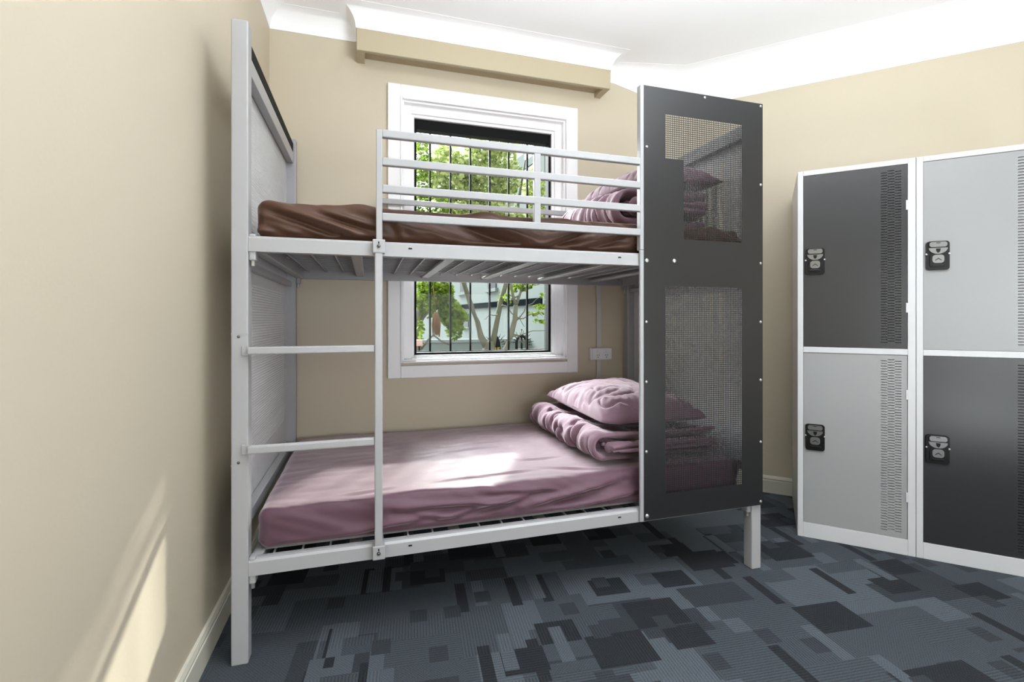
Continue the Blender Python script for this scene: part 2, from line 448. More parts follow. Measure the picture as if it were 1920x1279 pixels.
# ladder
b = MB(); b.box(.4205, .4455, -.026, -.001, .285, 1.300, .004); b.build('ladder_upright', M['steel'], bed)
for z in (.951, .648):
    b = MB(); b.box(W + .001, .4205, -.0225, .0, z, z + .0235, .004); b.box(.030, W + .002, -.006, -.0005, z - .004, z + .027, .002); b.build('ladder_rung', M['steel'], bed)
for z in (.276, 1.274):
    b = MB(); b.box(.414, .4535, -.0285, -.0005, z, z + .045, .003); cp = b.build('clamp_plate', M['steel'], bed)
    b = MB(); b.tube([(.433, -.032, z + .022), (.433, -.027, z + .022)], .0065, 6).dome((.433, -.033, z + .022), .0045); o = b.build('bolt', M['bolt'], cp); o['label'] = 'dark grey bolt'
    b = MB(); b.box(.431, .435, -.0292, -.0275, z + .030, z + .037); b.build('slot_hole', M['dark'], cp)
# guard rail
b = MB(); b.box(.425, .445, -.011, .010, 1.300, 1.684, .003); b.build('guard_upright', M['steel'], bed)
b = MB(); b.box(.975, 1.0, -.0105, .0095, 1.395, 1.66, .003); b.build('guard_upright', M['steel'], bed)
b = MB(); b.box(1.575, 1.595, -.011, .010, 1.34, 1.684, .003); b.build('guard_upright', M['steel'], bed)
for z in (1.659, 1.567, 1.477, 1.384):
    b = MB(); b.box(.4445, 1.576, -.011, .010, z, z + .026, .003); b.build('guard_bar', M['steel'], bed)
b = MB(); b.box(.455, L - W, D - .022, D - .002, 1.684, 1.713, .003); b.build('rear_guard_bar', M['steel'], bed)
# privacy panel
bx = [1.424, 1.995, .276, 1.967]
PP, HH = .00836, .0062
ul = hole_lines(1.5195, 1.889, PP, HH); uh = hole_lines(1.602, 1.889, PP, HH)
vl = hole_lines(.372, 1.190, PP, HH); vu = hole_lines(1.376, 1.692, PP, HH); vt = hole_lines(1.692, 1.867, PP, HH)
# one column pitch for all three openings
uh = [u for u in ul if u > 1.600]
import bisect
def mk(lines):
    pr = [(lines[i], lines[i + 1]) for i in range(0, len(lines) - 1, 2)]
    st = [a for a, _ in pr]
    def inside(v):
        i = bisect.bisect(st, v) - 1
        return i >= 0 and v < pr[i][1]
    return inside
if len(uh) % 2: uh = uh[1:]
iu, ih, il, iv, it = mk(ul), mk(uh), mk(vl), mk(vu), mk(vt)
def phole(u, v):
    if v < 1.25: return il(v) and iu(u)
    if v < 1.692: return iv(v) and ih(u)
    return it(v) and iu(u)
pp = holed_sheet('privacy_panel', sorted(bx[:2] + ul), sorted(bx[2:] + vl + vu + vt), phole, lambda u, v: (u, -.0135, v), .0016, M['black'], bed)
pp['label'] = 'black perforated privacy panel'
for x, z in [(1.704, 1.955), (1.984, 1.956), (1.436, 1.728), (1.984, 1.625), (1.984, 1.294), (1.436, 1.286), (1.560, 1.289), (1.434, 1.048), (1.984, 1.047), (1.434, .815), (1.984, .803), (1.434, .544), (1.984, .542), (1.984, .290), (1.437, .294)]:
    big = (x, z) in [(1.436, 1.286), (1.560, 1.289), (1.437, .294)]
    b = MB(); b.dome((x, -.0148, z), .0085 if big else .0058, h=.6); b.build('screw', M['zinc'], pp)
b = MB(); b.box(1.409, 1.434, -.0124, .014, 1.327, 1.969, .003); b.build('panel_stile', M['steel'], bed)
b = MB(); b.box(1.409, 1.434, -.0124, -.0005, .272, 1.327, .003); b.build('panel_stile', M['steel'], bed)
b = MB(); b.box(1.434, L - .002, -.0124, .008, 1.945, 1.965, .003); b.build('panel_top_bar', M['steel'], bed)
b = MB(); b.box(1.988, 1.998, -.0124, -.0005, .278, 1.965, .002); b.build('panel_side_bar', M['steel'], bed)

# ------------------------------------------------------------------ bedding
def fbm(p, oct=4, H=.9): return noise.fractal(p, H, 2.1, oct)

def rounded_block(x0, x1, y0, y1, z0, z1, r, nx, ny, nz, disp):
    """rounded-edge block, points pushed along their normal by disp(co, n)"""
    cx, cy, cz = (x0 + x1) / 2, (y0 + y1) / 2, (z0 + z1) / 2
    hx, hy, hz = (x1 - x0) / 2, (y1 - y0) / 2, (z1 - z0) / 2
    rr = min(r, hx, hy, hz)
    key = {}; verts = []; faces = []
    def vid(i, j, k):
        q = (i, j, k)
        if q not in key:
            p = Vector((-hx + 2 * hx * i / nx, -hy + 2 * hy * j / ny, -hz + 2 * hz * k / nz))
            c = Vector((max(-hx + rr, min(hx - rr, p.x)), max(-hy + rr, min(hy - rr, p.y)), max(-hz + rr, min(hz - rr, p.z))))
            d = p - c
            n = d.normalized() if d.length > 1e-9 else Vector((0, 0, 1))
            if d.length > 1e-9: p = c + n * rr
            co = p + Vector((cx, cy, cz))
            co = co + disp(co, n)
            key[q] = len(verts); verts.append(co)
        return key[q]
    for i in range(nx):
        for j in range(ny):
            faces.append((vid(i, j, 0), vid(i, j + 1, 0), vid(i + 1, j + 1, 0), vid(i + 1, j, 0)))
            faces.append((vid(i, j, nz), vid(i + 1, j, nz), vid(i + 1, j + 1, nz), vid(i, j + 1, nz)))
    for i in range(nx):
        for k in range(nz):
            faces.append((vid(i, 0, k), vid(i + 1, 0, k), vid(i + 1, 0, k + 1), vid(i, 0, k + 1)))
            faces.append((vid(i, ny, k), vid(i, ny, k + 1), vid(i + 1, ny, k + 1), vid(i + 1, ny, k)))
    for j in range(ny):
        for k in range(nz):
            faces.append((vid(0, j, k), vid(0, j, k + 1), vid(0, j + 1, k + 1), vid(0, j + 1, k)))
            faces.append((vid(nx, j, k), vid(nx, j + 1, k), vid(nx, j + 1, k + 1), vid(nx, j, k + 1)))
    me = bpy.data.meshes.new('m'); me.from_pydata(verts, [], faces); me.update()
    return me

def seg_dist(px, py, a, b):
    ax, ay = a; bx_, by = b
    dx, dy = bx_ - ax, by - ay
    t = ((px - ax) * dx + (py - ay) * dy) / (dx * dx + dy * dy)
    tc = max(0, min(1, t))
    return math.hypot(px - ax - tc * dx, py - ay - tc * dy), t, ((px - ax) * dy - (py - ay) * dx) / math.hypot(dx, dy)

def creases(px, py, lst):
    s = 0
    for a, b, w, amp in lst:
        d, t, sg = seg_dist(px, py, a, b)
        if d < 3 * w:
            tt = max(0, min(1, t)); taper = math.sin(math.pi * (.08 + .84 * tt))
            s += amp * taper * (math.exp(-(d / w) ** 2) - .7 * math.exp(-((sg - 1.4 * w) / w) ** 2) * (1 if -.1 < t < 1.1 else 0))
    return s

def mattress(name, zb, sheet, label, top_cr, front_cr, seed, amp, zt, rad=.034):
    z0 = zb + .047
    root = thing(name, label, 'mattress', (1.0, .53, z0))
    loc = Vector(root.location)
    b = MB(); b.box(.085, 1.915, .085, .975, z0, z0 + .06, .02); o = relbuild(b, 'mattress_core', M['ticking'], root); o['label'] = 'light grey mattress underside'
    def disp(co, n):
        q = Vector((co.x * 1.7, co.y * 2.2, co.z * 3 + seed))
        v = fbm(q * 1.4) * .006
        side = 1 - abs(n.z)
        # drapery on the long front side : slanting folds
        if n.y < -.3:
            w = min(1, (-n.y - .3) / .4)
            u = co.x * 1.0 + (co.z - z0) * 2.4
            v += w * amp * (noise.noise(Vector((u * 5 + seed, co.z * 3, seed))) * .9 + abs(noise.noise(Vector((u * 11, co.z * 6, 3 + seed)))) * .6)
            v += w * creases(co.x, co.z - z0, front_cr)
        if n.z > .3:
            w = min(1, (n.z - .3) / .4)
            v += w * (noise.noise(Vector((co.x * 3 + co.y * 2, co.y * 6, seed))) * .0035 + abs(noise.noise(Vector((co.x * 4.5 - co.y * 3, co.y * 14, seed + 4)))) * .004)
            v += w * creases(co.x, co.y, top_cr)
        if n.z < -.3: v *= .2
        if n.x < -.6 or n.x > .6 or n.y > .6: v = min(v, .004)
        return n * v
    me = rounded_block(.062, 1.938, .047, .996, z0 + .003, zt, rad, 240, 110, 22, disp)
    me.transform(Matrix.Translation(-loc))
    # the sheet only wraps the rim underneath
    bm = bmesh.new(); bm.from_mesh(me)
    kill = [f for f in bm.faces if f.normal.z < -.9 and max(abs(v.co.x) for v in f.verts) < .82 and max(abs(v.co.y) for v in f.verts) < .42]
    bmesh.ops.delete(bm, geom=kill, context='FACES'); bm.to_mesh(me); bm.free(); me.name = 'fitted_sheet'
    link('fitted_sheet', me, sheet, root, True)
    return root

mattress('mattress', .268, M['sheet'], 'lower bunk mattress in a pale plum fitted sheet',
    [((.62, .50), (1.02, .56), .012, .006), ((.60, .14), (1.05, .17), .012, .006), ((.95, .30), (1.25, .33), .012, .005), ((.75, .62), (1.1, .66), .014, .005),
     ((1.05, .20), (1.30, .10), .013, .006), ((.95, .75), (1.2, .70), .012, .005), ((.3, .1), (.5, .13), .01, .003)],
    [((.45, .10), (.95, .075), .013, .018), ((.30, .03), (.60, .055), .012, .014), ((.62, .04), (1.0, .10), .012, .015), ((.95, .05), (1.35, .115), .015, .024), ((1.05, .02), (1.45, .06), .013, .022), ((.12, .03), (.25, .012), .012, .006),
     ((.5, .085), (.75, .03), .012, .010), ((.8, .12), (1.1, .10), .010, .010)],
    1.3, .013, .455)
mattress('mattress', 1.268, M['sheet2'], 'upper bunk mattress in a dark brown fitted sheet',
    [((.30, .12), (.44, .16), .02, .010), ((.5, .1), (.8, .12), .02, .006)],
    [((.10, .108), (.44, .004), .016, .034), ((.06, .085), (.30, .01), .012, .018), ((.26, .098), (.42, .055), .011, .022), ((.10, .05), (.20, .022), .009, .008), ((.58, .06), (.72, .012), .014, .014), ((.48, .10), (.52, .01), .012, .009),
     ((.70, .11), (1.0, .03), .018, .030), ((1.0, .02), (1.22, .10), .015, .028), ((1.12, .01), (1.38, .085), .015, .028), ((1.2, .012), (1.55, .05), .014, .020)],
    8.1, .026, 1.440, .026)

def pillow(name, label, cx, cy, zb, lx, ly, h, rz, seed, m, tilt=(0, 0)):
    nx, ny = 90, 110
    bm = bmesh.new(); rows = {}
    def shape(u, v, top):
        a = max(0, 1 - abs(u) ** 2.6); c = max(0, 1 - abs(v) ** 2.6)
        t = (a * c) ** .40
        # corners drawn out, edges pulled in
        pin = 1 - .07 * (1 - abs(v) ** 2) * abs(u) ** 3; pjn = 1 - .06 * (1 - abs(u) ** 2) * abs(v) ** 3
        x = u * lx / 2 * pin; y = v * ly / 2 * pjn
        rim = 1 - t
        wr = fbm(Vector((x * 5, y * 5, seed + (0 if top else 9)))) * .010 * (.35 + t)
        puck = (1 - min(1, 2.4 * abs(noise.noise(Vector((x * 9 + y * 4 + seed, y * 10 - x * 6, seed)))))) ** 3 * .022 * (t * (1 - t) * 4) ** .5
        rad = noise.noise(Vector((math.atan2(v, u) * 5.0, seed, 2))) * .016 * rim * (t > 0)
        rad2 = noise.noise(Vector((math.atan2(v, u) * 13.0, seed * 2, 2))) * .007 * (t * rim * 4)
        if top: z = h * .78 * t + wr - puck * .8 + rad * .6 + rad2
        else: z = -h * .22 * t - wr * .3
        return Vector((x, y, z + .004 * math.sin(9 * u + seed) * rim))
    def grid(top):
        g = [[bm.verts.new(shape(-1 + 2 * i / nx, -1 + 2 * j / ny, top)) for j in range(ny + 1)] for i in range(nx + 1)]
        for i in range(nx):
            for j in range(ny):
                q = (g[i][j], g[i + 1][j], g[i + 1][j + 1], g[i][j + 1])
                bm.faces.new(q if top else q[::-1])
    grid(True); grid(False)
    bmesh.ops.remove_doubles(bm, verts=bm.verts, dist=.0012)
    bmesh.ops.recalc_face_normals(bm, faces=bm.faces)
    me = bpy.data.meshes.new(name); bm.to_mesh(me); bm.free()
    o = link(name, me, m, None, True)
    o.location = (cx, cy, zb + h * .22); o.rotation_euler = (tilt[0], tilt[1], rz)
    tag(o, label, 'pillow')
    return o

def duvet(name, label, x0, x1, y0, y1, z0, h, seed, m, ripple=1.0, rz=0, dent=.042):
    """a quilt folded over on itself: an outer fold wrapped round an inner one"""
    root = thing(name, label, 'duvet', ((x0 + x1) / 2, (y0 + y1) / 2, z0), rz)
    lx, ly = (x1 - x0), (y1 - y0)
    def fold(nm, th, xa, xb, zlo, zhi, ya, yb, sd, edge):
        # centreline: bottom layer going left, round the fold, top layer going right
        r = (zhi - zlo) / 2; zc = (zhi + zlo) / 2
        cl = []
        for k in range(26): cl.append((xb - (xb - xa - r) * k / 25, zlo))
        for k in range(1, 16): t = math.pi * k / 16; cl.append((xa + r - r * math.sin(t) * 1.0, zc - r * math.cos(t)))
        for k in range(26): cl.append((xa + r + (xb - xa - r) * k / 25, zhi))
        n = len(cl); ny = 120
        bm = bmesh.new(); G = []
        for i, (cx_, cz_) in enumerate(cl):
            pa = cl[max(0, i - 1)]; pb = cl[min(n - 1, i + 1)]
            d = Vector((pb[0] - pa[0], pb[1] - pa[1])).normalized()   # runs bottom, fold, top: outward is on its left
            nrm = Vector((-d.y, d.x))
            row = []
            for s in (1, -1):
                for j in range(ny + 1):
                    jj = j if s == 1 else ny - j
                    v = -1 + 2 * jj / ny
                    q = max(0, 1 - abs(v) ** 6) ** .5
                    y = (ya + yb) / 2 + v * (yb - ya) / 2
                    y += .012 * noise.noise(Vector((i * .12, sd, v * 2)))
                    t = th * .5 * (.25 + .75 * q)
                    wr = 0
                    if s == 1:
                        wr = ripple * (.016 * noise.noise(Vector((i * .07 + sd, y * 16 + cx_ * 5, sd))) + .016 * fbm(Vector((cx_ * 7, y * 7 + i * .05, sd + 3))) - .026 * (1 - abs(noise.noise(Vector((i * .055 + sd, y * 20 + cx_ * 9, sd + 5)))) * 2.2) ** 5 * (noise.noise(Vector((y * 5, cx_ * 4, sd + 8))) > -.15))
                        wr *= (.4 + .6 * q)
                        if i < 24: wr = min(wr, 0) * .3
                    off = (t + wr) * s
                    dz = 0
                    if i > 38:
                        e = max(0, min(1, (cx_ + lx / 2 - .06) / .12)) * max(0, min(1, (1.0 - abs(v)) / .25))
                        dz = -dent * edge * e * e * (3 - 2 * e)
                    row.append(bm.verts.new((cx_ + nrm.x * off, y, cz_ + nrm.y * off + dz)))
            G.append(row)
        k_ = len(G[0])
        for a, c in zip(G, G[1:]):
            for j in range(k_): bm.faces.new((a[j], a[(j + 1) % k_], c[(j + 1) % k_], c[j]))
        bm.faces.new(G[0][::-1]); bm.faces.new(G[-1])
        bmesh.ops.recalc_face_normals(bm, faces=bm.faces)
        me = bpy.data.meshes.new(nm); bm.to_mesh(me); bm.free()
        return link(nm, me, m, root, True)
    th = h * .29
    fold('outer_fold', th, -lx / 2 + th * .5, lx / 2, th * .5 + .001, h - th * .5, -ly / 2 + .045, ly / 2, seed, 1)
    fold('inner_fold', th * .9, -lx / 2 + th * 1.9, lx / 2 - .03, th * 1.45, h - th * 1.45, -ly / 2, ly / 2 - .03, seed + 7, .7)
    return root

duvet('folded_duvet', 'folded mauve duvet beneath the pillow on the lower bunk', 1.262, 1.87, .075, .90, .470, .128, 2.2, M['cover'])
pillow('pillow', 'mauve pillow lying on the folded duvet of the lower bunk', 1.60, .52, .592, .50, .76, .150, R(-3), 3.7, M['cover'], tilt=(R(0), R(0)))
duvet('folded_duvet', 'rumpled mauve duvet on the upper bunk behind the guard rail', 1.42, 1.92, .20, .86, 1.466, .20, 5.3, M['cover'], 1.5)
pillow('pillow', 'dark mauve pillow on top of the upper bunk duvet', 1.755, .52, 1.668, .42, .66, .13, R(4), 11.2, M['cover'])

# ------------------------------------------------------------------ lockers
LW, LH, LD = .4535, 1.779, .562
def rounded_poly(x0, x1, z0, z1, r, n=5):
    out = []
    for cx_, cz_, a0 in ((x1 - r, z1 - r, 0), (x0 + r, z1 - r, 90), (x0 + r, z0 + r, 180), (x1 - r, z0 + r, 270)):
        for k in range(n + 1): t = R(a0 + 90 * k / n); out.append((cx_ + r * math.cos(t), cz_ + r * math.sin(t)))
    return out

def locker(u0, label, dcols, dlabels):
    base = Vector((2.412, .195, 0)) + Vector((.70711, -.70711, 0)) * u0
    root = thing('locker', label, 'locker', base, R(-45), 'white framed two-door lockers')
    b = MB()
    t = .0012; X0, X1 = .0008, LW - .0008
    DX0, DX1 = .0245, .4245
    zz = [(.071, .8975), (.9245, 1.7555)]
    b.box(X0, X0 + .002, .002, LD, .0, LH).box(X1 - .002, X1, .002, LD, 0, LH).box(X0, X1, LD - .002, LD, 0, LH)
    b.box(X0, X1, .002, LD, LH - .002, LH).box(X0, X1, .002, LD, .05, .052).box(X0, X1, .03, LD, .909, .911)
    # front frame
    b.box(X0, DX0, 0, .025, 0, LH, .0015).box(DX1, X1, 0, .025, 0, LH, .0015)
    b.box(DX0, DX1, 0, .025, zz[1][1], LH, .0015).box(DX0, DX1, 0, .025, zz[0][1], zz[1][0], .0015).box(DX0, DX1, 0, .025, 0, zz[0][0], .0015)
    b.build('body', M['lockwhite'], root)
    for (z0, z1), mk_, dl in zip(zz, dcols, dlabels):
        g = .0015
        a0, a1, b0, b1 = DX0 + g, DX1 - g, z0 + g, z1 - g
        cols = [(.3285, .3525), (.3535, .3785), (.3795, .4025)]
        n = 64; pz = (z1 - z0 - .045) / n; zs = z0 + .024
        spans = {0: [], 1: [], 2: []}
        for k in range(n):
            zc = zs + (k + .35) * pz
            spans[0].append((zc - .0014, zc + .0014)); spans[2].append((zc - .0014, zc + .0014))
            spans[1].append((zc + pz / 2 - .0014, zc + pz / 2 + .0014))
        st = {c: [a for a, _ in spans[c]] for c in spans}
        def hole(u, v):
            for c, (ca, cb) in enumerate(cols):
                if ca < u < cb:
                    i = bisect.bisect(st[c], v) - 1
                    return i >= 0 and v < spans[c][i][1]
            return False
        us = sorted([a0, a1] + [e for c in cols for e in c])
        vs = sorted([b0, b1] + [e for c in (0, 1) for s in spans[c] for e in s])
        d = holed_sheet('door', us, vs, hole, lambda u, v: (u, .0045, v), .0014, mk_, root)
        d['label'] = dl
        # folded edges of the door
        zl = z0 + (.355 if z0 < .5 else .349)
        lx0, lx1 = .033, .112
        b = MB(); pl = rounded_poly(lx0, lx1, zl, zl + .126, .012)
        b.prism(pl, -.006, .004, lambda u, v, t_: (u, t_, v)); pl2 = rounded_poly(lx0 + .012, lx1 - .012, zl + .012, zl + .07, .01)
        b.prism(pl2, -.010, -.005, lambda u, v, t_: (u, t_, v))
        o = b.build('latch_plate', M['latchblack'], d); o['label'] = 'black latch plate'
        cxm = (lx0 + lx1) / 2
        b = MB()
        b.prism(rounded_poly(cxm - .030, cxm + .030, zl + .100, zl + .122, .009), -.014, -.004, lambda u, v, t_: (u, t_, v))
        fl = [(cxm + .032 * math.cos(R(a)), zl + .096 + .026 * math.sin(R(a))) for a in range(180, 361, 12)]
        b.prism(fl, -.0125, -.004, lambda u, v, t_: (u, t_, v))
        o = b.build('latch_cap', M['chrome'], d); o['label'] = 'silver latch cap'
        b = MB(); b.prism(rounded_poly(cxm - .020, cxm + .020, zl + .030, zl + .066, .012), -.0135, -.004, lambda u, v, t_: (u, t_, v))
        o = b.build('hasp', M['chrome'], d); o['label'] = 'silver hasp'
        b = MB(); b.box(cxm - .022, cxm + .022, -.0115, -.005, zl + .015, zl + .024, .002); b.build('hasp_ledge', M['latchblack'], d)
        b = MB(); b.prism([(cxm - .008, zl + .093), (cxm + .008, zl + .093), (cxm + .006, zl + .080), (cxm, zl + .074), (cxm - .006, zl + .080)], -.0140, -.012, lambda u, v, t_: (u, t_, v))
        b.build('keyhole', M['latchblack'], d)
        b = MB(); b.box(cxm - .007, cxm + .007, -.0145, -.0135, zl + .116, zl + .119); b.build('latch_slot', M['latchblack'], d)
        b = MB(); b.prism([(cxm - .011, zl + .043), (cxm, zl + .052), (cxm + .011, zl + .043), (cxm + .011, zl + .040), (cxm, zl + .048), (cxm - .011, zl + .040)], -.0145, -.013, lambda u, v, t_: (u, t_, v))
        b.build('chevron_mark', M['latchblack'], d)
        for xs in (lx0 + .001, lx1 - .001):
            b = MB(); b.dome((xs, -.006, zl + .070), .004); b.build('rivet', M['zinc'], d)
        hz = (1.549, 1.088) if z0 > .5 else (.698, .238)
        for z in hz:
            b = MB(); b.box(.4175, .4262, -.001, .008, z, z + .044, .0015); b.build('hinge', M['lockwhite'], root)
    return root
locker(0.0, 'white framed locker with charcoal door above grey door, nearer the bunk bed', (M['lockgrey'], M['lockblack']), ('grey louvred door', 'charcoal louvred door'))
locker(LW, 'white framed locker with grey door above charcoal door, at the right edge', (M['lockblack'], M['lockgrey']), ('charcoal louvred door', 'grey louvred door'))

# ------------------------------------------------------------------ street outside
b = MB(); b.box(-30, 40, YB + WT, 60, -.6, -.5)
struct(b.build('ground', M['ground']))

def leaves(name, blobs, m, parent, size, seed):
    rnd = random.Random(seed); verts = []; faces = []
    loc = Vector(parent.location)
    for (c, rx, ry, rz_, n) in blobs:
        for _ in range(n):
            while True:
                p = Vector((rnd.uniform(-1, 1), rnd.uniform(-1, 1), rnd.uniform(-1, 1)))
                if p.length < 1: break
            p = Vector((p.x * rx, p.y * ry, p.z * rz_)) + c - loc
            q = Matrix.Rotation(rnd.uniform(0, 6.28), 3, 'Z') @ Matrix.Rotation(rnd.gauss(0.7, .5), 3, 'X') @ Matrix.Rotation(rnd.uniform(0, 6.28), 3, 'Z')
            s = size * rnd.uniform(.6, 1.35)
            pts = [(0, -.5), (.42, -.25), (.3, .1), (.5, .3), (0, .6), (-.5, .3), (-.3, .1), (-.42, -.25)]
            k = len(verts)
            for u, v in pts: verts.append(p + q @ Vector((u * s, v * s, .18 * s * abs(u) * 2)))
            faces.append((k, k + 1, k + 2, k + 3, k + 4)); faces.append((k, k + 4, k + 5, k + 6, k + 7))
    me = bpy.data.meshes.new(name); me.from_pydata(verts, [], faces); me.update()
    return link(name, me, m, parent)

TY = 8.2
def P(px, py, y=TY): return at(px, py, y)
def bl(px, py, rx, ry, n, y=TY, dep=.5):
    return (P(px, py, y), rx * .0105 * (y + 1.6) / 9.8, dep, ry * .0105 * (y + 1.6) / 9.8, n)

t1 = thing('street_tree', 'pale forked plane tree in the middle of the window view', 'tree', (P(915, 660).x, TY, -.5))
def rt(mb, name, m, parent): return relbuild(mb, name, m, parent, True)
b = MB()
g0 = P(917, 700); g0 = Vector((g0.x, TY, -.5))
b.tube([g0, P(918, 690), P(917, 662), P(916, 640)], [.15, .145, .14, .12], 12)
b.tube([P(915, 655), P(902, 632), P(895, 605), P(884, 575), P(872, 540), P(862, 505), P(850, 440), P(838, 370), P(828, 300)], [.09, .07, .062, .058, .054, .05, .045, .035, .02], 10)
b.tube([P(920, 655), P(926, 630), P(932, 600), P(938, 570), P(946, 540), P(954, 510), P(965, 450), P(972, 380), P(985, 300)], [.09, .07, .06, .056, .054, .05, .042, .03, .02], 10)
b.tube([P(938, 690, 7.9), P(949, 655, 7.9), P(958, 628, 7.9), P(965, 600, 7.9), P(967, 572, 7.9)], [.075, .07, .062, .056, .05], 10)
b.tube([P(967, 574, 7.9), P(962, 555, 7.9), P(957, 530, 7.9), P(948, 480, 7.9), P(935, 400, 7.9)], [.038, .032, .028, .024, .014], 8)
b.tube([P(967, 574, 7.9), P(974, 553, 7.9), P(982, 530, 7.9), P(995, 480, 7.9), P(1003, 400, 7.9)], [.038, .032, .028, .024, .014], 8)
rt(b, 'trunk', M['bark'], t1)
b = MB(); rnd = random.Random(5)
for (sx, sy, ex, ey) in [(967, 600, 1010, 560), (964, 605, 1020, 590), (935, 590, 905, 600), (950, 640, 1025, 620), (940, 575, 985, 610), (960, 560, 1015, 530), (955, 620, 985, 650)]:
    pts = []
    for k in range(7):
        t = k / 6; q = P(sx + (ex - sx) * t + rnd.uniform(-3, 3), sy + (ey - sy) * t + rnd.uniform(-3, 3) - 6 * math.sin(3.14 * t), 7.9); pts.append(q)
    b.tube(pts, [.018 * (1 - .7 * k / 6) for k in range(7)], 5)
rt(b, 'twigs', M['bark'], t1)
leaves('foliage', [bl(838, 330, 42, 62, 700), bl(895, 325, 45, 60, 850), bl(945, 330, 32, 60, 480), bl(1000, 350, 22, 40, 230), bl(905, 400, 90, 35, 900), bl(925, 270, 60, 20, 260), bl(1010, 400, 25, 22, 200),], M['leaf2'], t1, .115, 11)
leaves('leaf_sprays', [bl(972, 540, 12, 10, 90), bl(990, 534, 8, 10, 60), bl(1012, 575, 10, 6, 26), bl(1005, 590, 8, 5, 16), bl(1013, 603, 10, 5, 18), bl(945, 560, 8, 14, 36), bl(1025, 555, 10, 16, 12)], M['leaf'], t1, .085, 17)

leaves('sun_block_foliage', [(Vector((4.45, 7.3, 6.15)), 1.2, .5, 1.0, 3500), (Vector((4.3, 7.3, 5.42)), 1.25, .4, .45, 3500)], M['blockleaf'], t1, .16, 31)  # unseen leaf mass added above the view to keep sun off the left wall

t2 = thing('street_tree', 'bushy bright green tree at the left of the window view', 'tree', (P(778, 660).x, TY - .6, -.5))
b = MB(); y2 = TY - .6
q = P(781, 700, y2)
b.tube([Vector((q.x, y2, -.5)), P(782, 690, y2), P(783, 640, y2), P(784, 600, y2), P(790, 560, y2), P(800, 500, y2), P(806, 420, y2)], [.09, .085, .075, .065, .055, .045, .02], 10)
b.tube([P(784, 610, y2), P(793, 595, y2), P(803, 583, y2), P(818, 572, y2)], [.045, .04, .03, .015], 7)
b.tube([P(800, 640, y2), P(812, 628, y2), P(828, 640, y2), P(845, 648, y2)], [.02, .02, .018, .012], 6)
b.tube([P(790, 655, y2), P(800, 642, y2), P(812, 628, y2)], [.02, .02, .016], 6)
b.tube([P(826, 590, y2), P(836, 610, y2), P(848, 622, y2)], [.022, .02, .012], 6)
rt(b, 'trunk', M['bark'], t2)
leaves('foliage', [bl(800, 560, 24, 40, 720, y2), bl(825, 550, 26, 34, 720, y2), bl(843, 585, 22, 30, 560, y2), bl(852, 615, 16, 24, 300, y2), bl(790, 330, 22, 90, 500, y2), bl(815, 420, 40, 60, 500, y2), bl(864, 592, 12, 13, 160, y2), bl(786, 620, 6, 30, 110, y2)], M['leaf'], t2, .072, 23)

b = MB(); y3 = 6.9
b.tube([P(817, 585, y3), P(817, 592, y3), P(818, 606, y3), P(819, 620, y3), P(819, 628, y3)], [.02, .055, .06, .05, .02], 10)
for k in range(26):
    a = k * .7; s_ = P(817, 588, y3) + Vector((math.cos(a) * .04, math.sin(a) * .04, 0)); e_ = P(818, 628 + (k % 5), y3) + Vector((math.cos(a) * .06, math.sin(a) * .06, 0))
    b.tube([s_, (s_ + e_) / 2 + Vector((math.cos(a), math.sin(a), 0)) * .02, e_], [.012, .014, .004], 5)
b.tube([P(817, 586, y3), P(815, 560, y3), P(812, 535, y3)], .008, 5)
o = b.build('hanging_fronds', M['deadleaf'], None, True); tag(o, 'brown bundle of dead fronds hanging in the green tree', 'fronds')

# building : one long facade running away from the window
A = CAM + ray(1019, 598.3) * 12.0; A.z = 0
fd = Vector((-.122, .9925, 0)); fn = Vector((-.9925, -.122, 0))   # along, outward
def fac(px, py):
    r = ray(px, py); t = (A - CAM).dot(fn) / r.dot(fn)
    return CAM + r * t
bld = thing('street_building', 'pale stucco building with slate band behind the plane tree', 'building', (A.x, A.y, -.5))
def fbox(name, p0, p1, d0, d1, m, parent, z0=None, z1=None):
    """p0,p1: photo corners on the facade"""
    a, c = fac(*p0), fac(*p1)
    u0, u1 = sorted(((a - A).dot(fd), (c - A).dot(fd))); lo, hi = sorted((a.z, c.z))
    if z0 is not None: lo = z0
    if z1 is not None: hi = z1
    b = MB(); b.prism([(u0, d0), (u1, d0), (u1, d1), (u0, d1)], lo, hi, lambda u, v, t: A + fd * u + fn * v + Vector((0, 0, t)))
    o = b.build(name, m, parent)
    rt_ = parent if parent.parent is None else parent.parent
    o.data.transform(Matrix.Translation(-Vector(rt_.location)))
    return o
b = MB(); b.prism([(-.2, 0), (26, 0), (26, -6), (-.2, -6)], -.5, 5.6, lambda u, v, t: A + fd * u + fn * v + Vector((0, 0, t)))
relbuild(b, 'walls', M['stucco'], bld)
fbox('slate_band', (862, 572), (1018, 560), -.02, .06, M['slate'], bld, 1.43, 1.60)
for p0, p1, sill in [((864, 505), (874, 549), True), ((916, 500), (931, 543), True), ((871, 588), (879, 613), True), ((912, 300), (930, 345), True), ((985, 280), (1003, 330), True)]:
    w = fbox('window', p0, p1, -.02, .03, M['glassdark'], bld)
    fbox('window_sill', (p0[0] - 3, p1[1]), (p1[0] + 3, p1[1] + 3), -.01, .10, M['stucco'], w)
    fbox('glazing_bar', (p0[0], (p0[1] + p1[1]) / 2 - 1), (p1[0], (p0[1] + p1[1]) / 2 + 1), .02, .05, M['stucco'], w)
fbox('drain_pipe', (1024, 500), (1027, 600), 0, .10, M['stucco'], bld, -.5, 5.6)

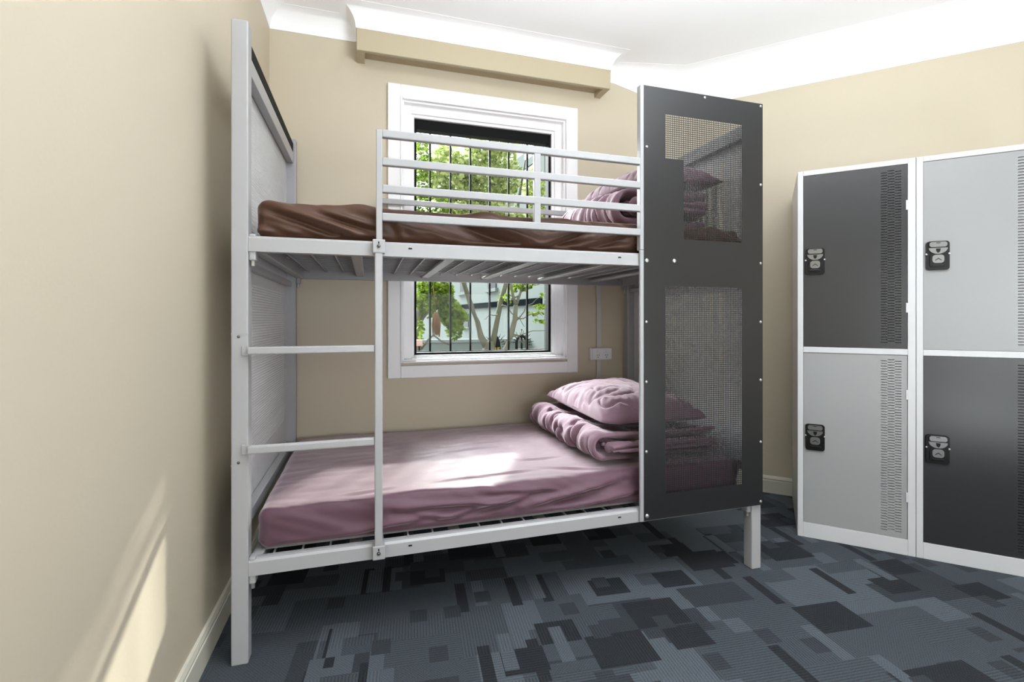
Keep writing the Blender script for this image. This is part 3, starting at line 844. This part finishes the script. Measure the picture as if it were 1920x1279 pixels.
# low wall along the street
b = MB(); WY = 10.4
lw0, lw1 = P(770, 640, WY), P(1060, 640, WY)
b.box(lw0.x - .6, lw1.x + .2, WY, WY + .18, -.5, P(900, 642, WY).z).box(lw0.x - .6, lw1.x + .2, WY - .04, WY + .22, P(900, 642, WY).z, P(900, 636, WY).z, .01)
o = b.build('garden_wall', M['stucco']); tag(o, 'low white coped garden wall along the street', 'wall')

# two sunburst iron finials beyond the plane tree
def sunburst(px, py, label, solid, y):
    c = P(px, py, y); s = .0105 * (y + 1.6) / 9.8
    root = thing('gate_ornament', label, 'ornament', (c.x, y, P(px, 662, y).z), 0, 'iron sunburst ornaments')
    base = Vector((c.x, y, c.z))
    if solid:
        b = MB(); poly = [(-11, -2), (11, -2), (10, 8), (7, 16), (3, 21), (-3, 21), (-7, 16), (-10, 8)]
        b.prism(poly, -.03, .03, lambda u, v, t: base + Vector((u * s, t, v * s))); relbuild(b, 'dome', M['sign'], root)
        b = MB(); b.prism([(-11, -12), (11, -12), (11, -2), (-11, -2)], -.04, .03, lambda u, v, t: base + Vector((u * s, t, v * s))); pl = relbuild(b, 'sign_plate', M['sign'], root)
        b = MB()
        glyphs = {0: [(0, 0, 1, .25), (0, .4, 1, .6), (0, .78, 1, 1), (.7, 0, 1, .6), (0, .4, .3, 1)], 1: [(0, 0, .3, 1), (.7, 0, 1, 1), (0, .75, 1, 1), (0, .35, 1, .58)], 2: [(0, 0, .3, 1), (.7, 0, 1, 1), (0, .75, 1, 1), (0, .35, 1, .58), (0, 0, 1, .22)], 3: [(.3, 0, .7, 1)], 4: [(0, 0, .3, 1), (0, .78, 1, 1), (0, .4, .9, .6), (0, 0, 1, .22)]}
        for k, gx in enumerate((-9.6, -5.6, -1.6, 3.0, 5.6)):
            wd = 3.3
            for (x0, z0, x1, z1) in glyphs[k]:
                b.prism([(gx + x0 * wd, -11 + z0 * 7.5), (gx + x1 * wd, -11 + z0 * 7.5), (gx + x1 * wd, -11 + z1 * 7.5), (gx + x0 * wd, -11 + z1 * 7.5)], -.05, -.039, lambda u, v, t: base + Vector((u * s, t, v * s)))
        o = relbuild(b, 'lettering', M['yellow'], root)
        r0, r1 = 15, 30
    else:
        b = MB()
        arch = [base + Vector((11 * math.cos(t) * s, 0, (2 + 13 * math.sin(t)) * s)) for t in [math.pi * k / 14 for k in range(15)]]
        arch = [base + Vector((11 * s, 0, -12 * s))] + arch + [base + Vector((-11 * s, 0, -12 * s))]
        b.tube(arch, 3.0 * s, 8); b.tube([base + Vector((0, 0, -12 * s)), base + Vector((0, 0, 12 * s))], 2.2 * s, 8); relbuild(b, 'arch', M['wroughtiron'], root, True)
        r0, r1 = 12, 27
    for k in range(11):
        t = math.pi * (k - .5) / 10
        d = Vector((math.cos(t), 0, math.sin(t)))
        b = MB(); b.tube([base + d * r0 * s, base + d * (r0 + (r1 - r0) * (.75 + .25 * (k % 2))) * s], [.7 * s, .45 * s], 6)
        b.dome(tuple(base + d * (r0 + 5) * s), 1.3 * s, 'z', 1); relbuild(b, 'spike', M['wroughtiron'], root, True)
    b = MB(); b.tube([base + Vector((0, 0, 20 * s)), base + Vector((0, 0, 27 * s))], .5 * s, 6).dome(tuple(base + Vector((0, 0, 28 * s))), 1.6 * s, 'z', 1)
    relbuild(b, 'knob', M['wroughtiron'], root, True)
    zb = P(px, 662, y).z
    b = MB(); b.box(c.x - 13 * s, c.x + 13 * s, y - .06, y + .06, -.5, base.z - 11.5 * s); relbuild(b, 'pedestal', M['stucco'], root)
    root['category'] = 'ornament'
sunburst(928, 648, 'black domed iron ornament with yellow lettering beside the tree trunk', True, 9.2)
sunburst(978, 644, 'open iron arch ornament with radiating spikes, right of the domed one', False, 9.2)
bq = thing('letter_box', 'small pink box on a post at the lower left of the window', 'box', (P(785, 644, 7.0).x, 7.0, -.5))
c = P(786, 643, 7.0)
b = MB(); b.box(c.x - .055, c.x + .055, 6.95, 7.1, c.z - .055, c.z + .055, .008); relbuild(b, 'box_body', M['pinkbox'], bq)
b = MB(); b.box(c.x - .015, c.x + .015, 7.0, 7.03, -.5, c.z - .055); relbuild(b, 'box_post', M['wroughtiron'], bq)

# ------------------------------------------------------------------ light
w = bpy.data.worlds.new('World'); bpy.context.scene.world = w; w.use_nodes = True
bg = w.node_tree.nodes['Background']; bg.inputs['Color'].default_value = (.93, .97, 1.0, 1); bg.inputs['Strength'].default_value = 2.8

def lamp(name, kind, loc, power, col=(1, 1, 1), size=.1, rot=None):
    l = bpy.data.lights.new(name, kind); l.color = col
    o = bpy.data.objects.new(name, l); C.objects.link(o); o.location = loc
    l.energy = power
    if kind == 'SUN': l.angle = size
    elif kind == 'AREA': l.shape = 'DISK'; l.size = size
    else: l.shadow_soft_size = size
    if rot: o.rotation_euler = rot
    return o
sd = Vector((.50, .90, .505)).normalized()
s = lamp('sun', 'SUN', (3, 12, 8), 13.0, (1, .97, .92), R(4)); s.rotation_euler = sd.to_track_quat('Z', 'Y').to_euler()
sk = Vector((-.25, .80, .66)).normalized()
s = lamp('bright_hazy_sky', 'SUN', (0, 12, 9), 25.0, (.95, .98, 1), R(45)); s.rotation_euler = sk.to_track_quat('Z', 'Y').to_euler()
lamp('ceiling_lamp', 'POINT', (2.0, -1.44, 2.36), 10, (.92, .97, 1), .09)
u = lamp('ceiling_fill', 'AREA', (1.3, -1.15, 1.9), 84, (.88, .95, 1), .7, (R(180), 0, 0))  # added upward fill with no known fitting, brightens the ceiling
u = lamp('low_fill', 'AREA', (2.0, -1.9, .35), 22, (.90, .96, 1), .8, (R(180), 0, 0))  # added unseen fill from below, lifts the ceiling and bunk undersides
d = lamp('rear_fill', 'AREA', (1.6, YF + .05, 1.15), 66, (.91, .97, 1), 1.3, (R(90), 0, 0))  # added fill behind the camera, stands for no known window
d.data.shape = 'RECTANGLE'; d.data.size = 2.6; d.data.size_y = 1.0

# ------------------------------------------------------------------ camera + view
cd = bpy.data.cameras.new('camera'); co = bpy.data.objects.new('camera', cd); C.objects.link(co)
cd.sensor_width = 36; cd.lens = F_PX / 1920 * 36; cd.shift_y = -(639.5 - HORIZON) / 1920
cd.clip_start = .02; cd.clip_end = 200
co.location = CAM; co.rotation_euler = (R(90), 0, -YAW)
sc = bpy.context.scene; sc.camera = co
sc.view_settings.view_transform = 'Standard'; sc.view_settings.look = 'None'
sc.view_settings.gamma = 1; sc.view_settings.use_curve_mapping = False
sc.view_settings.exposure = 0.1
sc.cycles.max_bounces = 10; sc.cycles.diffuse_bounces = 6; sc.cycles.transparent_max_bounces = 16
sc.cycles.sample_clamp_indirect = 8; sc.cycles.caustics_reflective = False; sc.cycles.caustics_refractive = False
